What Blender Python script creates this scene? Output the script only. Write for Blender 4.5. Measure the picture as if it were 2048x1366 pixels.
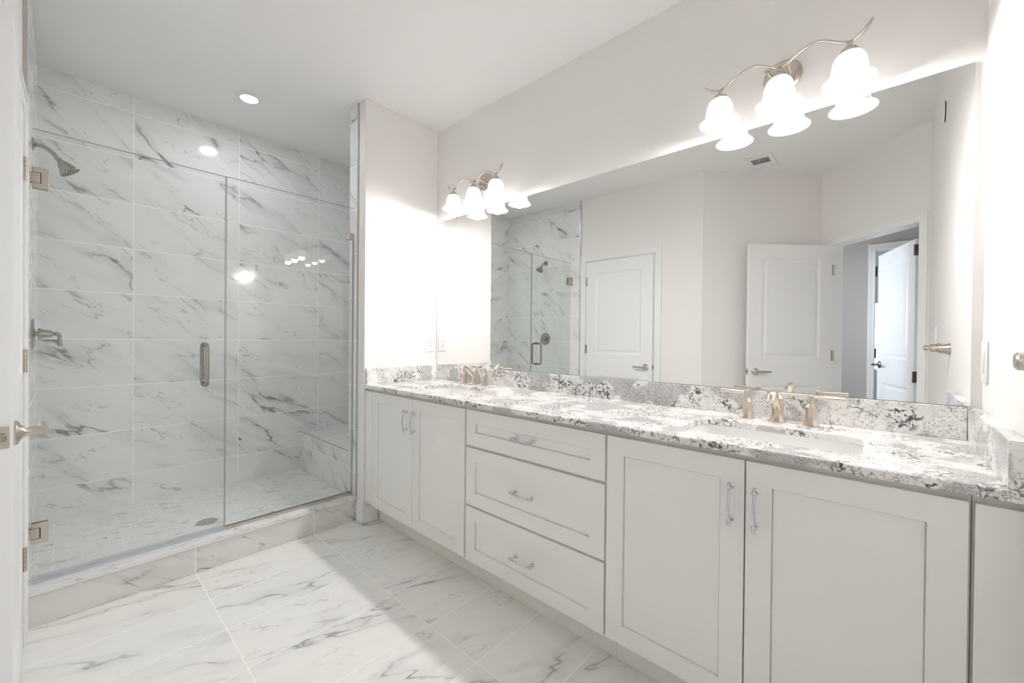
import bpy, bmesh, math, random
from mathutils import Vector, Matrix

for o in list(bpy.data.objects):
    bpy.data.objects.remove(o, do_unlink=True)
scene = bpy.context.scene
COL = scene.collection

# ------------------------------------------------------------------ camera, world, exposure
cd = bpy.data.cameras.new('camera')
cam = bpy.data.objects.new('camera', cd)
COL.objects.link(cam)
cd.sensor_width = 36.0
cd.sensor_fit = 'HORIZONTAL'
cd.lens = 818.45 / 2048 * 36.0
cd.clip_start = 0.02
R2 = Vector((0.7386, 0.6741, 0.0092)); U2 = Vector((-0.0111, -0.0016, 0.9999)); F2 = Vector((-0.6741, 0.7387, -0.0063))
F2.normalize(); R2 = (R2 - F2 * R2.dot(F2)).normalized(); U2 = R2.cross(F2)
cam.matrix_world = Matrix(((R2.x, U2.x, -F2.x, 2.474), (R2.y, U2.y, -F2.y, -1.878), (R2.z, U2.z, -F2.z, 1.200), (0, 0, 0, 1)))
scene.camera = cam

vs = scene.view_settings
vs.view_transform = 'Standard'
vs.look = 'None'
vs.gamma = 1.0
vs.use_curve_mapping = False
vs.exposure = 0.68
cy = scene.cycles
cy.use_denoising = True
cy.use_adaptive_sampling = True
cy.adaptive_threshold = 0.04
cy.adaptive_min_samples = 16
cy.max_bounces = 14
cy.diffuse_bounces = 10
cy.glossy_bounces = 8
cy.transmission_bounces = 8
cy.transparent_max_bounces = 16
cy.sample_clamp_indirect = 6.0
cy.caustics_reflective = True
cy.caustics_refractive = False
cy.blur_glossy = 0.6

BULB = 222.0       # radiance of the vanity bulbs
DOWN = 112.0       # radiance of the recessed shower lamp
DAY = 34.0        # watts of the daylight lamp added at the assumed hall window

world = bpy.data.worlds.new('sky')
scene.world = world
world.use_nodes = True
wt = world.node_tree
for n in list(wt.nodes):
    wt.nodes.remove(n)
wo = wt.nodes.new('ShaderNodeOutputWorld')
wb = wt.nodes.new('ShaderNodeBackground')
wc = wt.nodes.new('ShaderNodeTexCoord')
wx = wt.nodes.new('ShaderNodeSeparateXYZ')
wr = wt.nodes.new('ShaderNodeValToRGB')
wr.color_ramp.elements[0].position = 0.0
wr.color_ramp.elements[0].color = (0.80, 0.88, 0.92, 1)
wr.color_ramp.elements[1].position = 0.35
wr.color_ramp.elements[1].color = (0.15, 0.42, 0.85, 1)
wt.links.new(wc.outputs['Generated'], wx.inputs[0])
wt.links.new(wx.outputs['Z'], wr.inputs[0])
wt.links.new(wr.outputs[0], wb.inputs['Color'])
wb.inputs['Strength'].default_value = 0.9
wt.links.new(wb.outputs[0], wo.inputs[0])

# area lamp added as daylight, at an assumed unseen window left of the hall
dl = bpy.data.lights.new('daylight', 'AREA')
dl.shape = 'RECTANGLE'
dl.size = 0.55
dl.size_y = 1.3
dl.energy = DAY
dl.color = (0.80, 0.89, 1.0)
dlo = bpy.data.objects.new('daylight', dl)
COL.objects.link(dlo)
dlo.location = (0.86, -3.26, 1.5)
dlo.rotation_euler = (0, math.radians(-90), 0)

# daylight of the far room, falling in at its window
fl = bpy.data.lights.new('far_daylight', 'AREA')
fl.shape = 'RECTANGLE'
fl.size = 0.6
fl.size_y = 1.0
fl.energy = 9.0
fl.color = (0.82, 0.91, 1.0)
flo = bpy.data.objects.new('far_daylight', fl)
COL.objects.link(flo)
flo.location = (2.4, -6.58, 1.3)
flo.rotation_euler = (math.radians(90), 0, 0)

# ------------------------------------------------------------------ geometry constants
H = 2.732
L = 2.692
XB = -1.104          # tiled back wall of the shower
YN = -0.575          # end of the short wall beside the vanity
YS = -1.978          # tiled shower wall with the shower head
YR = -0.11           # hidden end of the shower behind the short wall
ZS = 0.112           # shower floor
ZC = 0.902           # counter top
T = 0.29             # tile module
CF = -0.564          # plane of the cabinet fronts

# ------------------------------------------------------------------ mesh helpers
class MB:
    def __init__(self):
        self.bm = bmesh.new()

    def face(self, pts):
        vs_ = [self.bm.verts.new(p) for p in pts]
        try:
            return self.bm.faces.new(vs_)
        except ValueError:
            return None

    def box(self, x0, x1, y0, y1, z0, z1, f=None):
        P = [(x0, y0, z0), (x1, y0, z0), (x1, y1, z0), (x0, y1, z0), (x0, y0, z1), (x1, y0, z1), (x1, y1, z1), (x0, y1, z1)]
        if f:
            P = [f(*p) for p in P]
        v = [self.bm.verts.new(p) for p in P]
        for q in ((0, 3, 2, 1), (4, 5, 6, 7), (0, 1, 5, 4), (1, 2, 6, 5), (2, 3, 7, 6), (3, 0, 4, 7)):
            self.bm.faces.new([v[i] for i in q])
        return self

    def prism(self, poly, a0, a1, f):
        """poly of (u, v); swept from a0 to a1; f(u, v, a) -> point"""
        lo = [self.bm.verts.new(f(u, v, a0)) for u, v in poly]
        hi = [self.bm.verts.new(f(u, v, a1)) for u, v in poly]
        n = len(poly)
        self.bm.faces.new(lo[::-1])
        self.bm.faces.new(hi)
        for i in range(n):
            self.bm.faces.new((lo[i], lo[(i + 1) % n], hi[(i + 1) % n], hi[i]))
        return self

    def lathe(self, prof, c=(0, 0, 0), axis=(0, 0, 1), seg=32, closed=False, rot=0.0):
        """prof: (radius, height along the axis)"""
        ax = Vector(axis).normalized()
        t = Vector((1, 0, 0)) if abs(ax.x) < 0.9 else Vector((0, 1, 0))
        e1 = (t - ax * t.dot(ax)).normalized()
        e2 = ax.cross(e1)
        c = Vector(c)
        rings = []
        for r, h in prof:
            if r < 1e-6:
                rings.append([self.bm.verts.new(c + ax * h)])
            else:
                rings.append([self.bm.verts.new(c + ax * h + (e1 * math.cos(2 * math.pi * k / seg + rot) + e2 * math.sin(2 * math.pi * k / seg + rot)) * r) for k in range(seg)])
        pairs = list(zip(rings, rings[1:]))
        if closed:
            pairs.append((rings[-1], rings[0]))
        for a, b in pairs:
            for k in range(seg):
                k2 = (k + 1) % seg
                if len(a) == 1 and len(b) == 1:
                    continue
                if len(a) == 1:
                    self.bm.faces.new((a[0], b[k2], b[k]))
                elif len(b) == 1:
                    self.bm.faces.new((a[k], a[k2], b[0]))
                else:
                    self.bm.faces.new((a[k], a[k2], b[k2], b[k]))
        return self

    def cyl(self, p0, p1, r, r1=None, seg=24):
        p0 = Vector(p0); p1 = Vector(p1)
        d = p1 - p0
        r1 = r if r1 is None else r1
        return self.lathe([(0, 0), (r, 0), (r1, d.length), (0, d.length)], p0, d, seg)

    def sphere(self, c, r, seg=20, rings=12, sz=1.0):
        return self.lathe([(r * math.sin(math.pi * i / rings), -r * sz * math.cos(math.pi * i / rings)) for i in range(rings + 1)], c, (0, 0, 1), seg)

    def tube(self, pts, rad, seg=14, up=(0, 0, 1), flat=1.0, smooth=6):
        """a round (or flattened: second radius = r * flat along 'up') tube through pts"""
        P = [Vector(p) for p in pts]
        if not isinstance(rad, (list, tuple)):
            rad = [rad] * len(P)
        if smooth > 1 and len(P) > 2:
            Q, R = [], []
            for i in range(len(P) - 1):
                p0 = P[max(i - 1, 0)]; p1 = P[i]; p2 = P[i + 1]; p3 = P[min(i + 2, len(P) - 1)]
                for k in range(smooth):
                    t = k / smooth
                    Q.append(0.5 * ((2 * p1) + (p2 - p0) * t + (2 * p0 - 5 * p1 + 4 * p2 - p3) * t * t + (3 * p1 - p0 - 3 * p2 + p3) * t ** 3))
                    R.append(rad[i] * (1 - t) + rad[i + 1] * t)
            Q.append(P[-1]); R.append(rad[-1])
        else:
            Q, R = P, list(rad)
        up = Vector(up).normalized()
        rings = []
        n = len(Q)
        for i in range(n):
            d = (Q[min(i + 1, n - 1)] - Q[max(i - 1, 0)]).normalized()
            s = d.cross(up)
            if s.length < 1e-4:
                s = d.cross(Vector((1, 0, 0)))
            s.normalize()
            w = s.cross(d).normalized()
            rings.append([self.bm.verts.new(Q[i] + (s * math.cos(2 * math.pi * k / seg) + w * flat * math.sin(2 * math.pi * k / seg)) * R[i]) for k in range(seg)])
        for a, b in zip(rings, rings[1:]):
            for k in range(seg):
                self.bm.faces.new((a[k], a[(k + 1) % seg], b[(k + 1) % seg], b[k]))
        self.bm.faces.new(rings[0][::-1])
        self.bm.faces.new(rings[-1])
        return self

    def rings(self, loops, cap=True):
        """skin equal-length loops of points, capping the last"""
        Rg = [[self.bm.verts.new(p) for p in lp] for lp in loops]
        for a, b in zip(Rg, Rg[1:]):
            n = len(a)
            for k in range(n):
                self.bm.faces.new((a[k], a[(k + 1) % n], b[(k + 1) % n], b[k]))
        if cap:
            self.bm.faces.new(Rg[-1])
        return self

    def panel_face(self, u0, u1, v0, v1, panels, prof, f):
        """a face in (u, v) with sunk panels; prof: (inset, depth) nested steps; f(u, v, d) -> point"""
        us0 = panels[0][0]; us1 = panels[0][1]
        q = lambda a, b, c, d: self.face([f(a, c, 0), f(b, c, 0), f(b, d, 0), f(a, d, 0)])
        q(u0, us0, v0, v1)
        q(us1, u1, v0, v1)
        vs_ = sorted(panels, key=lambda p: p[2])
        lo = v0
        for p in vs_:
            q(us0, us1, lo, p[2])
            lo = p[3]
        q(us0, us1, lo, v1)
        for a, b, c, d in panels:
            prev = None
            steps = [(0, 0)] + list(prof)
            for ins, dep in steps:
                ring = [f(a + ins, c + ins, dep), f(b - ins, c + ins, dep), f(b - ins, d - ins, dep), f(a + ins, d - ins, dep)]
                if prev:
                    for k in range(4):
                        self.face([prev[k], prev[(k + 1) % 4], ring[(k + 1) % 4], ring[k]])
                prev = ring
            self.face(prev)
        return self

    def build(self, name, m, parent=None, loc=None, bevel=0.0, smooth=35, base=None):
        bm = self.bm
        bmesh.ops.remove_doubles(bm, verts=bm.verts, dist=1e-5)
        bmesh.ops.recalc_face_normals(bm, faces=bm.faces)
        me = bpy.data.meshes.new(name)
        bm.to_mesh(me)
        bm.free()
        ob = bpy.data.objects.new(name, me)
        COL.objects.link(ob)
        if m:
            me.materials.append(m)
        org = Vector((0, 0, 0))
        if parent is not None:
            org = WORLD[parent.name]
            ob.parent = parent
            WORLD[ob.name] = org
            me.transform(Matrix.Translation(-org))
        else:
            if base is None:
                xs = [v.co for v in me.vertices]
                base = (sum(v.x for v in xs) / len(xs), sum(v.y for v in xs) / len(xs), min(v.z for v in xs))
            org = Vector(base)
            ob.location = org
            WORLD[ob.name] = org
            me.transform(Matrix.Translation(-org))
        if smooth:
            for p in me.polygons:
                p.use_smooth = True
            me.set_sharp_from_angle(angle=math.radians(smooth))
        if bevel:
            md = ob.modifiers.new('edge', 'BEVEL')
            md.width = bevel
            md.segments = 2
            md.limit_method = 'ANGLE'
            md.angle_limit = math.radians(40)
        return ob


WORLD = {}


def tag(o, label=None, cat=None, group=None, kind=None):
    if label: o['label'] = label
    if cat: o['category'] = cat
    if group: o['group'] = group
    if kind: o['kind'] = kind
    return o


def thing(name, label, cat, loc=(0, 0, 0), group=None, kind='thing'):
    o = bpy.data.objects.new(name, None)
    o.empty_display_size = 0.05
    COL.objects.link(o)
    o.location = loc
    WORLD[o.name] = Vector(loc)
    return tag(o, label, cat, group, kind)


def struct(mb, name, m, label, cat, **kw):
    o = mb.build(name, m, **kw)
    return tag(o, label, cat, None, 'structure')


def dup(root, loc, label, group=None):
    r = root.copy(); COL.objects.link(r); r.location = loc
    r['label'] = label
    if group: r['group'] = group
    for ch in list(root.children):
        c = ch.copy(); COL.objects.link(c); c.parent = r
        for g in list(ch.children):
            d = g.copy(); COL.objects.link(d); d.parent = c
    return r


# ------------------------------------------------------------------ materials
class G:
    def __init__(self, name):
        self.m = bpy.data.materials.new(name)
        self.m.use_nodes = True
        self.t = self.m.node_tree
        for n in list(self.t.nodes):
            self.t.nodes.remove(n)
        self.out = self.t.nodes.new('ShaderNodeOutputMaterial')

    def n(self, ty, **kw):
        nd = self.t.nodes.new(ty)
        for k, v in kw.items():
            setattr(nd, k, v)
        return nd

    def lk(self, a, b):
        if hasattr(a, 'node'):
            self.t.links.new(a, b)
        else:
            b.default_value = a

    def math(self, op, a, b=0.0, c=0.0, clamp=False):
        nd = self.n('ShaderNodeMath', operation=op, use_clamp=clamp)
        for i, v in enumerate((a, b, c)):
            self.lk(v, nd.inputs[i])
        return nd.outputs[0]

    def vec(self, a, b, c):
        nd = self.n('ShaderNodeCombineXYZ')
        for i, v in enumerate((a, b, c)):
            self.lk(v, nd.inputs[i])
        return nd.outputs[0]

    def vmath(self, op, a, b):
        nd = self.n('ShaderNodeVectorMath', operation=op)
        self.lk(a, nd.inputs[0]); self.lk(b, nd.inputs[1])
        return nd.outputs[0]

    def scale(self, a, s):
        nd = self.n('ShaderNodeVectorMath', operation='SCALE')
        self.lk(a, nd.inputs[0]); self.lk(s, nd.inputs['Scale'])
        return nd.outputs[0]

    def pos(self):
        return self.n('ShaderNodeNewGeometry').outputs['Position']

    def sep(self, v):
        nd = self.n('ShaderNodeSeparateXYZ')
        self.lk(v, nd.inputs[0])
        return nd.outputs

    def noise(self, v, s, detail=3.0, rough=0.55, color=False):
        nd = self.n('ShaderNodeTexNoise')
        nd.inputs['Scale'].default_value = s
        nd.inputs['Detail'].default_value = detail
        nd.inputs['Roughness'].default_value = rough
        if v is not None:
            self.lk(v, nd.inputs['Vector'])
        return nd.outputs['Color' if color else 'Fac']

    def ramp(self, v, a, b, c=0.0, d=1.0):
        nd = self.n('ShaderNodeMapRange', interpolation_type='SMOOTHSTEP')
        self.lk(v, nd.inputs['Value'])
        for k, x in (('From Min', a), ('From Max', b), ('To Min', c), ('To Max', d)):
            nd.inputs[k].default_value = x
        return nd.outputs['Result']

    def mix(self, f, a, b):
        nd = self.n('ShaderNodeMix', data_type='RGBA')
        self.lk(f, nd.inputs['Factor'])
        for v, k in ((a, 6), (b, 7)):
            if hasattr(v, 'node'):
                self.t.links.new(v, nd.inputs[k])
            else:
                nd.inputs[k].default_value = (*v, 1)
        return nd.outputs[2]

    def bsdf(self, col, rough=0.5, metal=0.0, spec=0.5, normal=None, **kw):
        p = self.n('ShaderNodeBsdfPrincipled')
        if hasattr(col, 'node'):
            self.t.links.new(col, p.inputs['Base Color'])
        else:
            p.inputs['Base Color'].default_value = (*col, 1)
        self.lk(rough, p.inputs['Roughness'])
        p.inputs['Metallic'].default_value = metal
        p.inputs['Specular IOR Level'].default_value = spec
        if normal is not None:
            self.t.links.new(normal, p.inputs['Normal'])
        for k, v in kw.items():
            p.inputs[k].default_value = v
        return p.outputs[0]

    def bump(self, h, strength=0.2, dist=0.002):
        b = self.n('ShaderNodeBump')
        b.inputs['Strength'].default_value = strength
        b.inputs['Distance'].default_value = dist
        self.lk(h, b.inputs['Height'])
        return b.outputs[0]

    def done(self, sh):
        self.t.links.new(sh, self.out.inputs['Surface'])
        return self.m


def paint(name, col, rough=0.55, spec=0.35, bump=0.0):
    g = G(name)
    big = g.noise(g.pos(), 1.3, 1.0)
    c = g.mix(g.ramp(big, 0.3, 0.7, 0.0, 0.05), col, tuple(x * 0.92 for x in col))
    return g.done(g.bsdf(c, rough, 0, spec))


def metal(name, col, rough=0.28, brushed=True):
    g = G(name)
    r = g.ramp(g.noise(g.pos(), 900.0, 1.0), 0.3, 0.7, rough * 0.95, rough * 1.05) if brushed else rough
    return g.done(g.bsdf(col, r, 1.0))


def marble_tile(name, ua, va, u0, v0, w, h, ang, base=(0.85, 0.85, 0.846), seed=1.0, grout=(0.96, 0.955, 0.94), gw=0.0042, rough=0.10, dens=1.0, sc=1.0, dark=(0.13, 0.14, 0.15), stagger=0.0, veinscale=1.0, slant=0.0):
    g = G(name)
    P = g.pos()
    s = g.sep(P)
    sv_ = g.math('SUBTRACT', s[va], g.math('MULTIPLY', s[2], slant)) if slant else s[va]
    v = g.math('DIVIDE', g.math('SUBTRACT', sv_, v0), h)
    iv = g.math('FLOOR', v)
    u = g.math('DIVIDE', g.math('SUBTRACT', s[ua], u0), w)
    if stagger:
        u = g.math('ADD', u, g.math('MULTIPLY', iv, stagger))
    iu = g.math('FLOOR', u)
    fu = g.math('SUBTRACT', u, iu); fv = g.math('SUBTRACT', v, iv)
    du = g.math('MULTIPLY', g.math('MINIMUM', fu, g.math('SUBTRACT', 1.0, fu)), w)
    dv = g.math('MULTIPLY', g.math('MINIMUM', fv, g.math('SUBTRACT', 1.0, fv)), h)
    d = g.math('MINIMUM', du, dv)
    gm = g.ramp(d, gw * 0.5 - 0.0004, gw * 0.5 + 0.0005, 1.0, 0.0)
    wn = g.n('ShaderNodeTexWhiteNoise', noise_dimensions='3D')
    g.lk(g.vec(iu, iv, seed), wn.inputs['Vector'])
    off = g.scale(wn.outputs['Color'], 37.0)
    lu = g.math('MULTIPLY', fu, w * sc); lv = g.math('MULTIPLY', fv, h * sc)
    ca, sa = math.cos(ang), math.sin(ang)
    a = g.math('ADD', g.math('MULTIPLY', lu, ca), g.math('MULTIPLY', lv, sa))
    b = g.math('SUBTRACT', g.math('MULTIPLY', lv, ca), g.math('MULTIPLY', lu, sa))
    q = g.vmath('ADD', g.vec(g.math('MULTIPLY', a, 1.6 * veinscale), g.math('MULTIPLY', b, 5.2 * veinscale), 0.0), off)
    wq = g.vmath('SUBTRACT', g.noise(q, 1.5, 4.0, 0.6, color=True), (0.5, 0.5, 0.5))
    q2 = g.vmath('ADD', q, g.scale(wq, 0.75))
    n1 = g.noise(q2, 1.0, 2.0, 0.5)
    r1 = g.math('ABSOLUTE', g.math('SUBTRACT', n1, 0.5))
    q3 = g.vmath('ADD', q2, (7.3, 2.1, 5.0))
    n2 = g.noise(q3, 1.7, 3.0, 0.5)
    r2 = g.math('ABSOLUTE', g.math('SUBTRACT', n2, 0.52))
    mk = g.noise(g.vmath('ADD', q, (3.0, 9.0, 1.0)), 1.1, 2.0)
    m1 = g.ramp(mk, 0.42, 0.62)
    m2 = g.ramp(mk, 0.40, 0.55, 1.0, 0.0)
    v1 = g.math('MULTIPLY', g.ramp(r1, 0.0, 0.015, 1.0, 0.0), m1)
    v2 = g.math('MULTIPLY', g.ramp(r2, 0.0, 0.010, 1.0, 0.0), g.math('MULTIPLY', m2, 0.55))
    soft = g.math('MULTIPLY', g.ramp(r1, 0.0, 0.10, 1.0, 0.0), g.math('ADD', g.math('MULTIPLY', m1, 0.62), 0.10))
    soft = g.math('MULTIPLY', soft, g.ramp(g.noise(q2, 3.0, 3.0), 0.35, 0.65, 0.35, 1.0))
    cloud = g.ramp(g.noise(q, 0.8, 3.0), 0.35, 0.75, 0.0, 0.14)
    c = g.mix(cloud, base, (base[0] * 0.80, base[1] * 0.805, base[2] * 0.82))
    c = g.mix(g.math('MULTIPLY', soft, 0.60 * dens), c, (0.40, 0.41, 0.42))
    vv = g.math('MULTIPLY', g.math('MAXIMUM', v1, v2), g.ramp(g.noise(q2, 5.0, 2.0), 0.36, 0.60, 0.25, 1.0))
    c = g.mix(g.math('MULTIPLY', vv, 0.85 * dens), c, dark)
    c = g.mix(gm, c, grout)
    rr = g.ramp(gm, 0, 1, rough, 0.6)
    return g.done(g.bsdf(c, rr, 0, 0.5))


def quartz(name):
    g = G(name)
    P = g.pos()
    w = g.vmath('SUBTRACT', g.noise(P, 9.0, 4.0, 0.6, color=True), (0.5, 0.5, 0.5))
    Q = g.vmath('ADD', P, g.scale(w, 0.09))
    w2 = g.vmath('SUBTRACT', g.noise(P, 45.0, 2.0, 0.6, color=True), (0.5, 0.5, 0.5))
    Q2 = g.vmath('ADD', Q, g.scale(w2, 0.018))
    patch = g.ramp(g.noise(Q, 5.5, 2.0), 0.535, 0.585)
    c = g.mix(g.ramp(g.noise(P, 14.0, 3.0), 0.35, 0.75), (0.88, 0.865, 0.85), (0.74, 0.725, 0.71))
    grey = g.mix(g.ramp(g.noise(P, 220.0, 2.0), 0.4, 0.62), (0.60, 0.59, 0.58), (0.40, 0.395, 0.39))
    c = g.mix(g.math('MULTIPLY', patch, 0.85), c, grey)
    free = g.math('SUBTRACT', 1.0, g.math('MULTIPLY', patch, 0.8))
    vo = g.n('ShaderNodeTexVoronoi', feature='DISTANCE_TO_EDGE')
    vo.inputs['Scale'].default_value = 46.0
    g.lk(Q2, vo.inputs['Vector'])
    cm = g.ramp(g.noise(Q, 8.0, 3.0), 0.46, 0.56)
    cm2 = g.ramp(g.noise(P, 70.0, 2.0), 0.38, 0.56)
    cr = g.math('MULTIPLY', g.ramp(vo.outputs['Distance'], 0.04, 0.15, 1.0, 0.0), g.math('MULTIPLY', g.math('MULTIPLY', cm, cm2), free))
    vo2 = g.n('ShaderNodeTexVoronoi', feature='DISTANCE_TO_EDGE')
    vo2.inputs['Scale'].default_value = 120.0
    g.lk(Q2, vo2.inputs['Vector'])
    fine = g.math('MULTIPLY', g.ramp(g.noise(P, 22.0, 3.0), 0.42, 0.58), g.ramp(g.noise(P, 140.0, 1.0), 0.40, 0.60))
    cr2 = g.math('MULTIPLY', g.ramp(vo2.outputs['Distance'], 0.02, 0.16, 0.75, 0.0), fine)
    c = g.mix(cr2, c, (0.17, 0.165, 0.16))
    c = g.mix(g.math('MULTIPLY', cr, 0.95), c, (0.03, 0.03, 0.03))
    return g.done(g.bsdf(c, 0.14, 0, 0.5))


def glass_mat(name, tint, refl=1.0):
    g = G(name)
    tr = g.n('ShaderNodeBsdfTransparent'); tr.inputs[0].default_value = (*tint, 1)
    gl = g.n('ShaderNodeBsdfGlossy'); gl.inputs['Roughness'].default_value = 0.0
    gl.inputs['Color'].default_value = (0.95, 0.97, 0.96, 1)
    ge = g.n('ShaderNodeNewGeometry')
    dt = g.n('ShaderNodeVectorMath', operation='DOT_PRODUCT')
    g.lk(ge.outputs['Normal'], dt.inputs[0]); g.lk(ge.outputs['Incoming'], dt.inputs[1])
    om = g.math('SUBTRACT', 1.0, g.math('ABSOLUTE', dt.outputs['Value']), clamp=True)
    fr = g.math('ADD', g.math('MULTIPLY', g.math('POWER', om, 5.0), 0.96), 0.038)
    mx = g.n('ShaderNodeMixShader')
    g.lk(g.math('MULTIPLY', fr, refl, clamp=True), mx.inputs[0])
    g.lk(tr.outputs[0], mx.inputs[1]); g.lk(gl.outputs[0], mx.inputs[2])
    return g.done(mx.outputs[0])


def emit(name, col, s):
    g = G(name)
    e = g.n('ShaderNodeEmission')
    e.inputs[0].default_value = (*col, 1)
    e.inputs[1].default_value = s
    return g.done(e.outputs[0])


def frosted(name):
    g = G(name)
    d = g.n('ShaderNodeBsdfDiffuse'); d.inputs[0].default_value = (0.95, 0.945, 0.935, 1)
    t = g.n('ShaderNodeBsdfTranslucent'); t.inputs[0].default_value = (0.95, 0.945, 0.935, 1)
    mx = g.n('ShaderNodeMixShader'); mx.inputs[0].default_value = 0.85
    g.lk(d.outputs[0], mx.inputs[1]); g.lk(t.outputs[0], mx.inputs[2])
    gl = g.n('ShaderNodeBsdfGlossy'); gl.inputs['Roughness'].default_value = 0.2
    lw = g.n('ShaderNodeFresnel'); lw.inputs['IOR'].default_value = 1.4
    m2 = g.n('ShaderNodeMixShader')
    g.lk(lw.outputs[0], m2.inputs[0]); g.lk(mx.outputs[0], m2.inputs[1]); g.lk(gl.outputs[0], m2.inputs[2])
    return g.done(m2.outputs[0])


WALL = paint('wall_paint', (0.865, 0.842, 0.828))
CEIL = paint('ceiling_paint', (0.89, 0.882, 0.878))
TRIM = paint('trim_paint', (0.875, 0.878, 0.88), 0.35, 0.4, 0.02)
DOOR = paint('door_paint', (0.875, 0.88, 0.89), 0.35, 0.4, 0.02)
CAB = paint('cabinet_paint', (0.87, 0.860, 0.838), 0.38, 0.4, 0.02)
TOE = paint('toe_kick_paint', (0.82, 0.80, 0.745), 0.45, 0.3, 0.02)
HALL = paint('hall_paint', (0.50, 0.475, 0.45))
CARP = paint('hall_carpet', (0.30, 0.29, 0.31), 0.95, 0.1, 0.3)
NICK = metal('brushed_nickel', (0.60, 0.55, 0.49), 0.26)
CHAMP = metal('champagne_nickel', (0.70, 0.625, 0.535), 0.26)
SHOWM = metal('shower_nickel', (0.40, 0.385, 0.345), 0.22)
CHROME = metal('polished_chrome', (0.66, 0.68, 0.70), 0.10, False)
STEEL = metal('tile_edge_metal', (0.55, 0.54, 0.52), 0.3)
MIRROR = G('mirror_silver'); MIRROR = MIRROR.done(MIRROR.bsdf((0.905, 0.91, 0.90), 0.0, 1.0))
DARK = paint('dark_gap', (0.02, 0.02, 0.02), 0.6, 0.2, 0.0)
PLAS = paint('white_plastic', (0.83, 0.83, 0.82), 0.3, 0.5, 0.0)
PORC = paint('white_porcelain', (0.86, 0.855, 0.84), 0.08, 0.6, 0.0)
VENTG = paint('vent_grey', (0.36, 0.36, 0.39), 0.5, 0.3, 0.0)
GLASS = glass_mat('shower_glass', (0.965, 0.98, 0.972), 1.0)
GEDGE = G('glass_edge'); GEDGE = GEDGE.done(GEDGE.bsdf((0.42, 0.45, 0.44), 0.12, 0.0, 0.6))
SEAL = glass_mat('clear_vinyl', (0.93, 0.93, 0.945), 1.2)
CLIPM = glass_mat('clear_plastic', (0.90, 0.90, 0.90), 2.0)
SHADE = frosted('frosted_glass')
BULBM = emit('bulb_glow', (1.0, 0.985, 0.965), BULB)
LENSM = emit('downlight_glow', (0.94, 0.975, 1.0), DOWN)
QUARTZ = quartz('speckled_quartz')
A_ = math.radians
TILE_BACK = marble_tile('marble_tile_back', 1, 2, -1.5753, 0.3048, 2 * T, T, A_(-33), seed=3, veinscale=0.72)
TILE_SIDE = marble_tile('marble_tile_side', 0, 2, -0.588, 0.3048, 2 * T, T, A_(-40), seed=8, veinscale=0.72)
TILE_BENCH = marble_tile('marble_tile_bench', 0, 2, -0.7071, 0.3148, 2 * T, T, A_(-55), seed=12)
TILE_BTOP = marble_tile('marble_tile_bench_top', 0, 1, -0.53, -0.56, 2 * T, 0.50, A_(60), seed=14)
TILE_FLOOR = marble_tile('marble_tile_floor', 1, 0, -0.846, 0.2061, 2 * T, T, A_(22), base=(0.88, 0.872, 0.855), seed=21, rough=0.045, dens=0.72, veinscale=0.85, grout=(0.92, 0.91, 0.88), gw=0.0034)
TILE_CURB = marble_tile('marble_tile_curb', 1, 2, -0.846, -0.2, 2 * T, 0.8, A_(-30), base=(0.77, 0.75, 0.72), seed=33, rough=0.12)
TILE_SFLOOR = marble_tile('mosaic_shower_floor', 1, 0, -1.96, -1.09, 0.098, 0.052, A_(25), base=(0.87, 0.87, 0.86), seed=5, rough=0.25, gw=0.002, grout=(0.85, 0.85, 0.84), dens=0.75, stagger=0.5, sc=2.2)
CAP = marble_tile('carrara_cap', 1, 0, -9.0, -9.0, 30.0, 30.0, A_(20), base=(0.80, 0.80, 0.81), seed=41, rough=0.14, veinscale=4.0, dens=0.8, slant=1.0)

# ------------------------------------------------------------------ the room shell
Z = lambda poly, z0, z1, mb=None: (mb or MB()).prism(poly, z0, z1, lambda u, v, a: (u, v, a))
A = (1.246, -2.019); B = (2.03, -2.815); C = (L, -2.153)
W0 = (-0.03, -1.988)


def wf(x):          # painted face of the wall that faces the mirror
    return W0[1] + (x - W0[0]) * (A[1] - W0[1]) / (A[0] - W0[0])


floor = MB()
Z([(-0.10, 0.1), (-0.10, -2.95), (1.95, -2.95), (2.05, -2.85), (2.75, -2.13), (2.80, 0.1)], -0.12, 0.0, floor)
struct(floor, 'floor', TILE_FLOOR, 'glossy white marble tile floor with grey veins in front of the vanity', 'floor')
struct(Z([(1.95, -2.95), (0.7, -2.95), (0.7, -6.7), (3.7, -6.7), (3.7, -2.1), (2.75, -2.13), (2.05, -2.85)], -0.12, 0.0), 'floor_hall', CARP, 'grey carpet of the hall beyond the open door', 'floor')
struct(MB().box(XB - 0.1, -0.2, -2.1, 0.1, -0.12, ZS), 'floor_shower', TILE_SFLOOR, 'small white marble mosaic floor inside the shower', 'floor')
struct(MB().box(-1.3, 3.8, -6.8, 0.2, H, H + 0.1), 'ceiling', CEIL, 'flat off-white ceiling over bathroom and shower', 'ceiling')

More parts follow.
